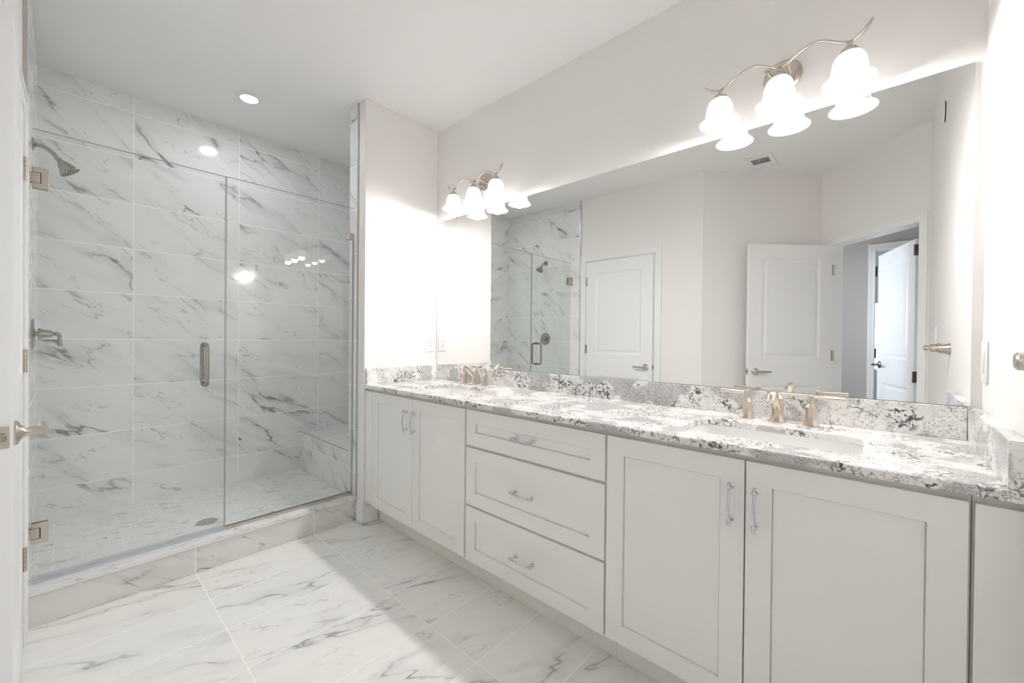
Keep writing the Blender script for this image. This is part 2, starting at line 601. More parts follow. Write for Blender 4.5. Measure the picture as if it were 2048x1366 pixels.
struct(MB().box(-0.19, L + 0.1, 0.0, 0.12, 0, H), 'wall_back', WALL, 'painted wall behind the long mirror', 'wall')
struct(MB().box(-0.088, 0.0, YN, 0.0, 0, H), 'wall_left', WALL, 'short painted wall end between shower and vanity', 'wall', bevel=0.004)
struct(MB().box(-0.202, -0.088, YN - 0.004, 0.0, 0.0, H), 'wall_shower_front', TILE_SIDE, 'tiled shower side of the short wall', 'wall')
struct(MB().box(L, L + 0.12, C[1] - 0.02, 0.12, 0, H), 'wall_right', WALL, 'painted wall on the right with switch and hook', 'wall')
struct(MB().box(XB - 0.1, XB, -2.1, 0.1, 0, H), 'wall_shower_back', TILE_BACK, 'large marble tiled back wall of the shower', 'wall')
struct(MB().box(XB, -0.022, -2.1, YS, 0, H), 'wall_shower_left', TILE_SIDE, 'marble tiled shower wall carrying the shower head', 'wall')
struct(MB().box(XB, -0.202, YR, YR + 0.1, 0, H), 'wall_shower_right', TILE_SIDE, 'marble tiled end wall behind the shower bench', 'wall')

DX0, DX1, DZ = 0.052, 0.812, 2.05      # opening of the ajar door
w = MB()
th = 0.11
for x0, x1, z0, z1 in ((-0.022, DX0 - 0.018, 0, H), (DX1 + 0.02, A[0], 0, H), (DX0 - 0.018, DX1 + 0.02, DZ + 0.02, H)):
    Z([(x0, wf(x0)), (x0, wf(x0) - th), (x1, wf(x1) - th), (x1, wf(x1))], z0, z1, w)
struct(w, 'wall_front', WALL, 'painted wall facing the mirror, with the narrow ajar door', 'wall')
s2 = 2 ** 0.5


def ab(u, d):       # along A->B, d out of the wall into the room
    e = (Vector((B[0] - A[0], B[1] - A[1]))).normalized()
    n_ = Vector((-e.y, e.x))
    return (A[0] + e.x * u + n_.x * d, A[1] + e.y * u + n_.y * d)


def bc(u, d):       # along B->C, d out of the wall into the room
    e = (Vector((C[0] - B[0], C[1] - B[1]))).normalized()
    n_ = Vector((-e.y, e.x))
    return (B[0] + e.x * u + n_.x * d, B[1] + e.y * u + n_.y * d)


LAB = math.hypot(B[0] - A[0], B[1] - A[1]); LBC = math.hypot(C[0] - B[0], C[1] - B[1])
struct(Z([ab(0, 0), ab(LAB, 0), ab(LAB + 0.05, -0.10), ab(-0.03, -0.10)], 0, H), 'wall_alcove', WALL, 'angled painted wall behind the wide open door', 'wall')
E0, E1, EZ = 0.125, 0.870, 2.05       # opening of the entry door
w = MB()
for u0, u1, z0, z1 in ((0.0, E0 - 0.018, 0, H), (E1 + 0.018, LBC, 0, H), (E0 - 0.018, E1 + 0.018, EZ + 0.02, H)):
    Z([bc(u0, 0), bc(u0, -0.11), bc(u1, -0.11), bc(u1, 0)], z0, z1, w)
struct(w, 'wall_entry', WALL, 'angled painted wall with the entry doorway', 'wall')

# closet behind the ajar door, hall and far room beyond the entry
w = MB()
w.box(-0.25, 1.35, -3.0, -2.9, 0, H).box(-0.35, -0.25, -3.0, -2.1, 0, H)
struct(w, 'wall_closet', WALL, 'painted walls of the small room behind the ajar door', 'wall')
w = MB()
w.box(0.75, 2.395, -3.66, -3.55, 0, H)
w.box(2.395, 2.86, -3.66, -3.55, 2.11, H)
struct(w, 'wall_hall_far', HALL, 'greige hall wall seen through the doorway', 'wall')
struct(MB().box(2.705, 2.86, -3.55, -2.20, 0, H), 'wall_hall_right', HALL, 'hall wall behind the white panelled hall door', 'wall')
struct(MB().box(1.35, 1.98, -3.0, -2.9, 0, H), 'wall_hall_near', HALL, 'hall wall behind the open entry door', 'wall')
w = MB()
w.box(0.65, 0.75, -3.66, -2.9, 0, 0.80).box(0.65, 0.75, -3.66, -2.9, 2.2, H).box(0.65, 0.75, -3.66, -3.56, 0.8, 2.2).box(0.65, 0.75, -2.97, -2.9, 0.8, 2.2)
struct(w, 'wall_hall_left', HALL, 'hall wall with an assumed window opening added out of sight', 'wall')
w = MB()
w.box(1.5, 1.6, -6.7, -3.66, 0, H).box(3.5, 3.6, -6.7, -3.55, 0, H)
w.box(2.86, 3.5, -3.66, -3.55, 0, H)
for x0, x1, z0, z1 in ((1.6, 2.05, 0, H), (2.75, 3.5, 0, H), (2.05, 2.75, 0, 0.72), (2.05, 2.75, 1.86, H)):
    w.box(x0, x1, -6.7, -6.6, z0, z1)
struct(w, 'wall_far_room', TRIM, 'pale walls of the far room with the window', 'wall')
wn = thing('window_1', 'bright window of the far room seen through the door gap', 'window', (2.4, -6.65, 0.72), kind='structure')
m = MB()
for x0, x1, z0, z1 in ((2.05, 2.09, 0.72, 1.86), (2.71, 2.75, 0.72, 1.86), (2.09, 2.71, 0.72, 0.77), (2.09, 2.71, 1.81, 1.86), (2.09, 2.71, 1.27, 1.31)):
    m.box(x0, x1, -6.68, -6.62, z0, z1)
m.box(2.30, 2.32, -6.66, -6.64, 0.77, 1.81).box(2.50, 2.52, -6.66, -6.64, 0.77, 1.81)
m.box(2.09, 2.71, -6.66, -6.64, 1.02, 1.04).box(2.09, 2.71, -6.66, -6.64, 1.55, 1.57)
m.build('window_frame', TRIM, wn)
MB().box(2.09, 2.71, -6.653, -6.649, 0.77, 1.81).build('window_pane', CLIPM, wn)


# ------------------------------------------------------------------ doors and their trim
def casing(name, lab, uv, o0, o1, top, wd, thick, depth, extra=None):
    """uv(u, d) -> (x, y) along a wall; legs, head and jamb in one trim"""
    m = MB()
    def bar(u0, u1, z0, z1, d0, d1):
        m.prism([(u0, d0), (u1, d0), (u1, d1), (u0, d1)], z0, z1, lambda u, d, z: (*uv(u, d), z))
    for (u0, u1) in ((o0 - wd, o0 - 0.004), (o1 + 0.004, o1 + wd)):
        bar(u0, u1, 0, top + 0.006, 0, thick)
    bar(o0 - wd, o1 + wd, top + 0.004, top + wd, 0, thick)
    # raised outer bead
    bar(o0 - wd, o0 - wd + 0.014, 0, top + wd - 0.014, thick, thick + 0.006)
    bar(o1 + wd - 0.014, o1 + wd, 0, top + wd - 0.014, thick, thick + 0.006)
    bar(o0 - wd, o1 + wd, top + wd - 0.014, top + wd, thick, thick + 0.006)
    # jamb lining
    bar(o0 - 0.017, o0, 0, top, -depth, 0.0)
    bar(o1, o1 + 0.017, 0, top, -depth, 0.0)
    bar(o0 - 0.017, o1 + 0.017, top, top + 0.018, -depth, 0.0)
    return struct(m, name, TRIM, lab, 'door casing', bevel=0.002)


fx = lambda u, d: (u, wf(u) + d)
casing('trim_1', 'white casing around the narrow ajar door', fx, DX0, DX1, DZ, 0.066, 0.012, 0.10)
casing('trim_2', 'white casing around the angled entry doorway', bc, E0, E1, EZ, 0.062, 0.012, 0.10)
m = MB()
m.box(2.34, 2.395, -3.549, -3.535, 0, 2.1095).box(2.34, 2.704, -3.549, -3.535, 2.11, 2.17)
m.box(2.380, 2.394, -3.535, -3.530, 0, 2.11)
t3 = struct(m, 'trim_3', TRIM, 'white casing of the far room opening in the hall', 'door casing', bevel=0.002)
for zc in (1.09, 1.90):
    m = MB().box(2.3955, 2.398, -3.60, -3.551, zc - 0.05, zc + 0.05)
    m.cyl((2.400, -3.548, zc - 0.05), (2.400, -3.548, zc + 0.05), 0.007, seg=12)
    m.build('hinge', DARK, t3)

DPROF = [(0.008, -0.004), (0.018, -0.008), (0.030, -0.008), (0.045, -0.003)]


def room_door(name, label, hinge, ang, width, height, mat, lever_side, metal_, z0=0.012, knuckle=1, hz=(0.22, 1.10, 1.83), lever_both=True, latch=True, lever_z=0.935, panels=None):
    """slab hinged at 'hinge' (x, y); ang = direction of the slab from the hinge; thickness runs to the right of that direction.
    knuckle +1: hinge barrels on the left face"""
    e = Vector((math.cos(ang), math.sin(ang), 0)); n_ = Vector((-e.y, e.x, 0))
    hp = Vector((hinge[0], hinge[1], 0))
    P = lambda u, d, z: tuple(hp + e * u + n_ * d + Vector((0, 0, z)))
    root = thing(name, label, 'door', (hinge[0], hinge[1], 0), kind='structure')
    tk = 0.035
    m = MB()
    st = 0.115
    pn = panels or [(st, width - st, 0.20, 0.82), (st, width - st, 1.05, height - 0.125)]
    m.panel_face(0, width, z0, height, pn, DPROF, lambda u, v, d: P(u, d, v))
    m.panel_face(0, width, z0, height, pn, DPROF, lambda u, v, d: P(u, -tk - d, v))
    for (ua, ub) in ((0, 0), (width, width)):
        m.face([P(ua, 0, z0), P(ua, -tk, z0), P(ua, -tk, height), P(ua, 0, height)])
    for z in (z0, height):
        m.face([P(0, 0, z), P(width, 0, z), P(width, -tk, z), P(0, -tk, z)])
    m.build('door_leaf', mat, root, smooth=0)
    lu = width - 0.062
    for s, d0 in ((1, 0.0), (-1, -tk)):
        if s == -1 and not lever_both:
            continue
        c = Vector(P(lu, d0, lever_z))
        hm = MB()
        hm.lathe([(0, 0), (0.033, 0), (0.033, 0.004), (0.029, 0.008), (0.018, 0.013), (0.0125, 0.022), (0.0115, 0.040), (0.0115, 0.050), (0, 0.050)], c, n_ * s, 28)
        b0 = c + n_ * s * 0.050
        hm.tube([b0 + e * 0.008, b0 - e * 0.02, b0 - e * 0.065 + Vector((0, 0, 0.001)), b0 - e * 0.110], [0.0125, 0.0115, 0.0095, 0.0085], 14)
        hm.build('door_handle', metal_, root)
    if latch:
        m = MB()
        m.prism([(-0.0060, -0.0285), (-0.029, -0.0285), (-0.029, 0.0285), (-0.006, 0.0285)], 0, 0.0016, lambda u, v, a: P(width + a, u, lever_z + v))
        m.build('latch_plate', metal_, root, bevel=0.001)
        m = MB()
        m.prism([(-0.0105, -0.010), (-0.0245, -0.010), (-0.0245, 0.010), (-0.0105, 0.010)], 0, 0.009, lambda u, v, a: P(width + a, u, lever_z + v))
        m.build('latch_bolt', SHOWM, root, bevel=0.003)
    for z in hz:
        m = MB()
        d = 0.005 if knuckle > 0 else -tk - 0.005
        for k in range(5):
            a = z - 0.045 + 0.018 * k
            m.cyl(P(-0.003, d, a + 0.0006), P(-0.003, d, a + 0.0174), 0.0065, seg=14)
        d1 = 0.0012 if knuckle > 0 else -tk - 0.0012
        m.prism([(0.0, 0.0), (0.0, d1), (0.012, d1), (0.012, 0.0)] if knuckle > 0 else [(0.0, -tk), (0.0, d1), (0.012, d1), (0.012, -tk)], z - 0.045, z + 0.045, lambda u, d_, zz: P(u, d_, zz))
        m.prism([(-0.002, -0.030 if knuckle > 0 else -tk + 0.03), (-0.0005, -0.030 if knuckle > 0 else -tk + 0.03), (-0.0005, d), (-0.002, d)], z - 0.045, z + 0.045, lambda u, d_, zz: P(u, d_, zz))
        m.build('hinge', metal_, root)
    return root


hx, hy = DX0 + 0.004, wf(DX0) + 0.008
ang1 = math.atan2(-1.966 - hy, 0.752)
room_door('door_1', 'narrow white panelled door standing slightly ajar beside the shower', (hx, hy), ang1, 0.752, 2.035, DOOR, 1, NICK, hz=(0.34, 1.10, 1.83))
hB = bc(E0 + 0.004, 0.024)
room_door('door_2', 'white two-panel entry door swung wide open against the angled wall', hB, math.atan2(1, -1) - 0.0, 0.755, 2.045, DOOR, 1, NICK, hz=(0.30, 1.08, 1.83), knuckle=-1)
ang3 = math.atan2(-0.724, -0.231)
room_door('door_3', 'white panelled hall door with dark lever, seen through the doorway', (2.679, -2.787), ang3, 0.755, 2.04, DOOR, 1, metal('aged_bronze', (0.20, 0.16, 0.14), 0.35), hz=(0.92, 1.95), knuckle=-1, lever_z=0.985)

# baseboard of the short wall, and metal edges of the tile
m = MB()
bprof = [(0, 0), (0.016, 0), (0.016, 0.008), (0.013, 0.012), (0.013, 0.108), (0.009, 0.118), (0.006, 0.138), (0.0, 0.142)]
ye = YN - 0.016
m.box(-0.074, 0.013, YN - 0.013, YN - 0.0005, 0, 0.110).box(-0.074, 0.016, ye, YN - 0.0005, 0, 0.010)
m.box(-0.074, 0.009, YN - 0.009, YN - 0.0005, 0.110, 0.124).box(-0.074, 0.005, YN - 0.005, YN - 0.0005, 0.124, 0.142)
m.box(0.0005, 0.013, YN - 0.013, -0.474, 0, 0.110).box(0.0005, 0.016, ye, -0.474, 0, 0.010)
m.box(0.0005, 0.009, YN - 0.009, CF - 0.0, 0.110, 0.124).box(0.0005, 0.005, YN - 0.005, CF - 0.0, 0.124, 0.142)
struct(m, 'baseboard_left', TRIM, 'short white baseboard wrapping the wall end beside the vanity', 'baseboard', bevel=0.0015)
m = MB()
m.box(-0.091, -0.086, YN - 0.008, YN, 0.158, H)
struct(m, 'trim_4', STEEL, 'thin metal edge of the shower tile on the short wall', 'tile trim')
m = MB()
m.box(-0.024, -0.019, -1.99, YS + 0.003, 0.158, H)
struct(m, 'trim_5', STEEL, 'thin metal edge of the shower tile beside the ajar door', 'tile trim')

# ------------------------------------------------------------------ shower
cb = thing('shower_curb', 'low shower curb faced with marble tile under a grey stone cap', 'curb', (-0.145, -1.28, 0))
MB().box(-0.2, -0.09, YS + 0.001, YN - 0.005, 0.001, 0.131).build('riser', TILE_CURB, cb)
MB().box(-0.204, -0.080, YS + 0.001, YN - 0.005, 0.131, 0.156).build('cap', CAP, cb, bevel=0.003)

bn = thing('shower_bench', 'marble tiled seat inside the shower behind the fixed glass panel', 'bench', (-0.65, -0.33, ZS))
MB().box(XB + 0.001, -0.203, -0.556, YR - 0.001, ZS + 0.001, 0.405).build('bench_base', TILE_BENCH, bn)
MB().box(XB + 0.001, -0.203, -0.560, YR - 0.001, 0.405, 0.425).build('bench_top', TILE_BTOP, bn, bevel=0.001)
MB().box(XB + 0.001, -0.203, -0.563, -0.5605, 0.417, 0.427).build('edge_trim', STEEL, bn)

XG = -0.150       # plane of the glass
GZ = 2.055
sd = thing('shower_screen', 'frameless hinged glass shower door on two square nickel hinges', 'shower door', (XG, -1.63, 0.16))
Y0, Y1 = -1.968, -1.2935
g_ = MB().box(XG - 0.005, XG + 0.005, Y0, Y1, 0.168, GZ).build('glass_pane', GLASS, sd)
e_ = MB()
e_.box(XG - 0.0052, XG + 0.0052, Y1, Y1 + 0.0012, 0.168, GZ).box(XG - 0.0052, XG + 0.0052, Y0, Y1, GZ, GZ + 0.0012)
e_.build('glass_edge', GEDGE, sd)
s_ = MB()
s_.prism([(XG - 0.008, 0.186), (XG - 0.008, 0.166), (XG - 0.004, 0.158), (XG + 0.014, 0.160), (XG + 0.010, 0.170), (XG + 0.0085, 0.186), (XG + 0.006, 0.186), (XG + 0.006, 0.1675), (XG - 0.006, 0.1675), (XG - 0.006, 0.186)], Y0 + 0.002, Y1, lambda u, v, a: (u, a, v))
s_.build('bottom_seal', SEAL, sd)
MB().box(XG - 0.008, XG + 0.008, Y1 + 0.0014, Y1 + 0.0045, 0.168, GZ).build('edge_seal', SEAL, sd)
for zc in (1.852, 0.368):
    hm = MB()
    hm.box(XG - 0.026, XG + 0.030, YS + 0.0005, YS + 0.005, zc - 0.043, zc + 0.043)          # wall plate
    for s in (1, -1):
        x0, x1 = (XG + 0.0056, XG + 0.015) if s > 0 else (XG - 0.015, XG - 0.0056)
        # C-shaped clamp around the pivot block
        y0, y1 = YS + 0.010, YS + 0.057
        hm.prism([(y0, -0.043), (y1, -0.043), (y1, 0.043), (y0, 0.043), (y0, 0.0225), (y0 + 0.026, 0.0225), (y0 + 0.026, -0.0225), (y0, -0.0225)], x0, x1, lambda u, v, a: (a, u, zc + v))
        hm.box(x0, x1 - 0.001 if s > 0 else x1, YS + 0.004, YS + 0.0335, zc - 0.0215, zc + 0.0215)
    h_ = hm.build('hinge', NICK, sd, bevel=0.0012)
    kb = MB()
    kb.box(XG + 0.006, XG + 0.0135, YS + 0.0338, YS + 0.0358, zc - 0.0222, zc + 0.0222)
    kb.build('hinge_gap', DARK, h_)
hz = 1.052
for s in (1, -1):
    hm = MB()
    yb = -1.382
    xa = XG + s * 0.0052
    xo = XG + s * 0.058
    hh = 0.104
    pts = [(xa, yb, hz + hh)] + [(xo - s * 0.022 + s * 0.022 * math.sin(t), yb, hz + hh - 0.022 + 0.022 * math.cos(t)) for t in (0, 0.4, 0.8, 1.2, math.pi / 2)]
    pts += [(xo, yb, hz)]
    pts += [(xo - s * 0.022 + s * 0.022 * math.cos(t), yb, hz - hh + 0.022 - 0.022 * math.sin(t)) for t in (0, 0.4, 0.8, 1.2, math.pi / 2)] + [(xa, yb, hz - hh)]
    hm.tube(pts, 0.0095, 16, up=(0, 1, 0), smooth=3)
    for z in (hz + hh, hz - hh):
        hm.cyl((xa, yb, z), (xa + s * 0.003, yb, z), 0.0125)
    hm.build('handle', SHOWM, sd)

sp = thing('shower_glass_panel', 'fixed clear glass panel between shower door and short wall', 'glass panel', (XG, -0.93, 0.156))
Y2, Y3 = -1.287, YN - 0.007
MB().box(XG - 0.005, XG + 0.005, Y2, Y3, 0.162, GZ + 0.002).build('glass_pane', GLASS, sp)
e_ = MB()
e_.box(XG - 0.0052, XG + 0.0052, Y2 - 0.0012, Y2, 0.172, GZ).box(XG - 0.0052, XG + 0.0052, Y2, Y3, GZ + 0.002, GZ + 0.0032)
e_.build('glass_edge', GEDGE, sp)
MB().box(XG - 0.010, XG - 0.0055, Y2, Y3, 0.1565, 0.174).box(XG + 0.0055, XG + 0.010, Y2, Y3, 0.1565, 0.174).box(XG - 0.0055, XG + 0.0055, Y2, Y3, 0.1565, 0.1615).build('bottom_channel', NICK, sp)
MB().box(XG - 0.011, XG + 0.011, Y3 - 0.045, Y3 + 0.0025, 1.845, 1.889).build('wall_clip', NICK, sp, bevel=0.0015)
MB().box(XG + 0.0055, XG + 0.0095, Y3 - 0.006, Y3 + 0.002, 0.176, 1.84).build('corner_seal', GEDGE, sp)

sh = thing('wall_shower', 'bell-shaped nickel shower head on a curved arm from the tiled wall', 'shower head', (-0.5, YS, 2.05))
MB().lathe([(0, 0), (0.030, 0), (0.030, 0.003), (0.022, 0.008), (0.012, 0.011), (0, 0.011)], (-0.5, YS, 2.098), (0, 1, 0), 28).build('flange', SHOWM, sh)
MB().tube([(-0.5, YS + 0.004, 2.098), (-0.5, YS + 0.030, 2.096), (-0.5, YS + 0.058, 2.080), (-0.5, YS + 0.080, 2.052)], 0.0095, 14, up=(1, 0, 0)).build('arm', SHOWM, sh)
d_ = Vector((0, 0.60, -0.80)).normalized()
hp = Vector((-0.5, YS + 0.078, 2.056))
hm = MB().lathe([(0, 0), (0.011, 0), (0.013, 0.006), (0.011, 0.012), (0.013, 0.017), (0.020, 0.026), (0.030, 0.050), (0.037, 0.062), (0.041, 0.067), (0.041, 0.072), (0.038, 0.074), (0, 0.074)], hp, d_, 32)
hm.build('head', SHOWM, sh)
nz = MB()
e1 = Vector((1, 0, 0)); e2 = d_.cross(e1)
for r, k in ((0.012, 6), (0.023, 12), (0.033, 18)):
    for i in range(k):
        q = hp + d_ * 0.0735 + (e1 * math.cos(2 * math.pi * i / k) + e2 * math.sin(2 * math.pi * i / k)) * r
        nz.cyl(q, q + d_ * 0.0025, 0.0018, seg=6)
nz.build('nozzles', DARK, sh)

sv = thing('shower_valve', 'round nickel shower valve with a small lever below the shower head', 'valve', (-0.5, YS, 1.205))
c = Vector((-0.5, YS, 1.204))
MB().lathe([(0, 0), (0.072, 0), (0.072, 0.003), (0.062, 0.007), (0.018, 0.010), (0, 0.010)], c, (0, 1, 0), 40).build('escutcheon', SHOWM, sv)
MB().lathe([(0.012, 0.008), (0.012, 0.018), (0.025, 0.018), (0.026, 0.022), (0.021, 0.036), (0.018, 0.055), (0.017, 0.062), (0.009, 0.063), (0.009, 0.070), (0, 0.070)], c, (0, 1, 0), 28).build('valve_body', SHOWM, sv)
MB().sphere(c + Vector((0, 0.078, 0)), 0.0105).tube([c + Vector((0, 0.082, 0.0)), c + Vector((0, 0.086, -0.012)), c + Vector((0, 0.087, -0.030)), c + Vector((0, 0.088, -0.056))], [0.0075, 0.0065, 0.0065, 0.008], 12, up=(1, 0, 0)).build('lever', SHOWM, sv)

dr = thing('shower_drain', 'round perforated metal drain in the mosaic shower floor', 'drain', (-0.447, -1.309, ZS))
MB().lathe([(0, 0.0005), (0.052, 0.0005), (0.052, 0.003), (0.048, 0.004), (0, 0.004)], (-0.447, -1.309, ZS), (0, 0, 1), 40).build('strainer', CHROME, dr)
hl = MB()
for r, k in ((0.010, 6), (0.021, 12), (0.032, 18), (0.041, 24)):
    for i in range(k):
        q = Vector((-0.447 + r * math.cos(2 * math.pi * i / k), -1.309 + r * math.sin(2 * math.pi * i / k), ZS + 0.004))
        hl.cyl(q, q + Vector((0, 0, 0.0003)), 0.0028, seg=8)
hl.build('holes', DARK, dr)

rl = thing('recessed_light', 'round recessed ceiling light glowing over the shower', 'ceiling light', (-0.555, -1.079, H))
c = (-0.555, -1.079, H)
MB().lathe([(0.048, -0.012), (0.052, -0.006), (0.070, -0.0055), (0.073, -0.0005), (0.048, -0.0005)], c, (0, 0, 1), 40, closed=True).build('trim_ring', PLAS, rl)
MB().lathe([(0, -0.0075), (0.0475, -0.0075), (0.0475, -0.004), (0, -0.004)], c, (0, 0, 1), 40).build('lens', LENSM, rl)

# ------------------------------------------------------------------ vanity
CPROF = [(0.0006, -0.0075), (0.0012, -0.0125), (0.0026, -0.0125), (0.0030, -0.0078)]


def front(name, x0, x1, z0, z1, parent, fr=0.063, th_=0.02):
    m = MB()
    f = lambda u, v, d: (u, CF - d, v)
    m.panel_face(x0, x1, z0, z1, [(x0 + fr, x1 - fr, z0 + fr, z1 - fr)], CPROF, f)
    yb = CF + th_
    m.face([(x0, yb, z0), (x1, yb, z0), (x1, yb, z1), (x0, yb, z1)])
    for p, q in (((x0, z0), (x1, z0)), ((x1, z0), (x1, z1)), ((x1, z1), (x0, z1)), ((x0, z1), (x0, z0))):
        m.face([(p[0], CF, p[1]), (q[0], CF, q[1]), (q[0], yb, q[1]), (p[0], yb, p[1])])
    return m.build(name, CAB, parent, smooth=0, bevel=0.0012)


def pull(c, vertical, parent):
    c = Vector(c)
    a = Vector((0, 0, 1)) if vertical else Vector((1, 0, 0))
    o = Vector((0, -1, 0))
    m = MB()
    hl_ = 0.048
    for s in (1, -1):
        b = c + a * hl_ * s
        m.lathe([(0, 0), (0.0085, 0), (0.0085, 0.002), (0.0048, 0.006), (0.0042, 0.016), (0.006, 0.020), (0, 0.020)], b, o, 16)
        m.sphere(b + o * 0.024, 0.0075, 14, 8)
        m.lathe([(0.0045, 0.005), (0.0062, 0.009), (0.0038, 0.012), (0.0048, 0.015), (0, 0.017)], b + o * 0.024, a * s, 12)
    m.tube([c + a * hl_ + o * 0.024, c + a * 0.024 + o * 0.029, c + o * 0.031, c - a * 0.024 + o * 0.029, c - a * hl_ + o * 0.024], [0.0042, 0.0040, 0.0050, 0.0040, 0.0042], 12, up=(0, 1, 0))
    return m.build('pull_handle', CHROME, parent)


def carcass(root, x0, x1, toe0, toe1, drawer=False, filler=None):
    m = MB()
    yb = -0.022
    yf = CF + 0.021
    m.box(x0, x0 + 0.016, yf + 0.018, yb, 0.125, 0.876).box(x1 - 0.016, x1, yf + 0.018, yb, 0.125, 0.876)
    m.box(x0 + 0.016, x1 - 0.016, yf + 0.018, yb, 0.125, 0.141).box(x0 + 0.016, x1 - 0.016, yb - 0.008, yb, 0.141, 0.876)
    # face frame
    m.box(x0, x0 + 0.03, yf, yf + 0.018, 0.125, 0.876).box(x1 - 0.03, x1, yf, yf + 0.018, 0.125, 0.876)
    m.box(x0 + 0.03, x1 - 0.03, yf, yf + 0.018, 0.125, 0.150).box(x0 + 0.03, x1 - 0.03, yf, yf + 0.018, 0.838, 0.876)
    if drawer:
        m.box(x0 + 0.03, x1 - 0.03, yf, yf + 0.018, 0.668, 0.700).box(x0 + 0.03, x1 - 0.03, yf, yf + 0.018, 0.385, 0.415)
    m.build('carcass', TOE, root)
    MB().box(toe0, toe1, -0.4715, -0.455, 0.001, 0.1245).build('toe_kick', TOE, root)


c1 = thing('sink_base_cabinet', 'white two-door vanity cabinet next to the shower wall', 'cabinet', (0.5, -0.29, 0))
carcass(c1, 0.003, 0.978, 0.017, 0.978)
MB().box(0.003, 0.0855, CF, CF + 0.0205, 0.143, 0.858).build('filler_strip', CAB, c1, bevel=0.001)
d = front('cabinet_door', 0.088, 0.5255, 0.135, 0.858, c1)
pull((0.474, CF, 0.732), True, d)
d = front('cabinet_door', 0.5285, 0.969, 0.135, 0.858, c1)
pull((0.5305 + 0.0, CF, 0.730), True, d) if False else pull((0.552, CF, 0.730), True, d)

c2 = thing('drawer_cabinet', 'white vanity cabinet with three drawers in the middle', 'cabinet', (1.36, -0.29, 0))
carcass(c2, 0.979, 1.738, 0.979, 1.738, drawer=True)
for z0, z1, zh in ((0.689, 0.858, 0.774), (0.403, 0.677, 0.540), (0.133, 0.393, 0.260)):
    d = front('drawer', 0.982, 1.733, z0, z1, c2)
    pull((1.351, CF, zh), False, d)

c3 = thing('sink_base_cabinet', 'white two-door vanity cabinet under the sink farther from the shower', 'cabinet', (2.17, -0.29, 0))
carcass(c3, 1.739, 2.616, 1.739, 2.616)
d = front('cabinet_door', 1.741, 2.180, 0.135, 0.858, c3)
pull((2.146, CF, 0.730), True, d)
d = front('cabinet_door', 2.184, 2.611, 0.135, 0.858, c3)
pull((2.210, CF, 0.729), True, d)

fp = thing('filler_cabinet', 'narrow white filler panel at the vanity end farthest from the shower', 'cabinet', (2.655, -0.29, 0))
MB().box(2.620, L - 0.001, CF, CF + 0.0205, 0.135, 0.858).build('filler_panel', CAB, fp, bevel=0.0015)
MB().box(2.6175, L - 0.001, CF + 0.021, -0.03, 0.125, 0.876).build('carcass', TOE, fp)
MB().box(2.6175, L - 0.001, -0.4715, -0.455, 0.001, 0.1245).build('toe_kick', TOE, fp)


def rrect(x0, x1, y0, y1, r, k=6):
    pts = []
    for cx, cy_, a0 in ((x1 - r, y1 - r, 0), (x0 + r, y1 - r, 90), (x0 + r, y0 + r, 180), (x1 - r, y0 + r, 270)):
        for i in range(k + 1):
            a = math.radians(a0 + 90 * i / k)
            pts.append((cx + r * math.cos(a), cy_ + r * math.sin(a)))
    return pts


SINKS = [(0.335, 0.775, -0.478, -0.170, 0.515), (1.952, 2.430, -0.470, -0.190, 2.180)]
ct = thing('countertop', 'long grey and white speckled quartz vanity top with backsplash', 'countertop', (1.35, -0.29, 0.876))
bm = bmesh.new()
edges = []


def loop(pts, z):
    v = [bm.verts.new((x, y, z)) for x, y in pts]
    return [bm.edges.new((v[i], v[(i + 1) % len(v)])) for i in range(len(v))]


outer = [(0.001, -0.001), (0.001, -0.5735), (0.012, -0.5835)] + [(0.012 + i * (L - 0.013) / 12, -0.584) for i in range(1, 12)] + [(L - 0.001, -0.584), (L - 0.001, -0.001)]
edges += loop(outer, ZC)
for x0, x1, y0, y1, xc in SINKS:
    edges += loop(rrect(x0, x1, y0, y1, 0.045), ZC)
bmesh.ops.triangle_fill(bm, use_beauty=True, edges=edges)
r = bmesh.ops.extrude_face_region(bm, geom=bm.faces[:])
bmesh.ops.translate(bm, vec=(0, 0, -0.0255), verts=[v for v in r['geom'] if isinstance(v, bmesh.types.BMVert)])
mb = MB(); mb.bm.free(); mb.bm = bm
mb.build('slab', QUARTZ, ct, bevel=0.005)
MB().box(0.021, L - 0.031, -0.020, -0.001, ZC + 0.0003, 1.003).build('backsplash', QUARTZ, ct, bevel=0.0015)
MB().box(0.001, 0.0205, -0.566, -0.001, ZC + 0.0003, 1.003).build('side_splash', QUARTZ, ct, bevel=0.0015)
MB().box(L - 0.030, L - 0.001, -0.578, -0.001, ZC + 0.0003, 1.003).build('side_splash', QUARTZ, ct, bevel=0.0015)

for i, (x0, x1, y0, y1, xc) in enumerate(SINKS):
    sk = thing('sink', ('white undermount sink at the shower end of the vanity', 'white undermount sink farther from the shower, nearer the dimmer switch')[i], 'sink', ((x0 + x1) / 2, (y0 + y1) / 2, 0.73))
    xm, ym = (x0 + x1) / 2, (y0 + y1) / 2
    zt = 0.8762
    L_ = []
    for ins, z, r_ in ((-0.020, zt - 0.008, 0.05), (-0.020, zt, 0.05), (-0.004, zt, 0.048), (-0.003, zt - 0.010, 0.048), (0.004, zt - 0.080, 0.05), (0.014, zt - 0.112, 0.055), (0.035, zt - 0.128, 0.06), (0.09, zt - 0.134, 0.03)):
        L_.append([(x, y, z) for x, y in rrect(x0 + ins, x1 - ins, y0 + ins, y1 - ins, r_)])
    MB().rings(L_).build('basin', PORC, sk)
    MB().lathe([(0, 0.002), (0.020, 0.004), (0.024, 0.001), (0.024, -0.001), (0, -0.001)], (xm, ym, zt - 0.133), (0, 0, 1), 24).build('sink_drain', CHAMP, sk)


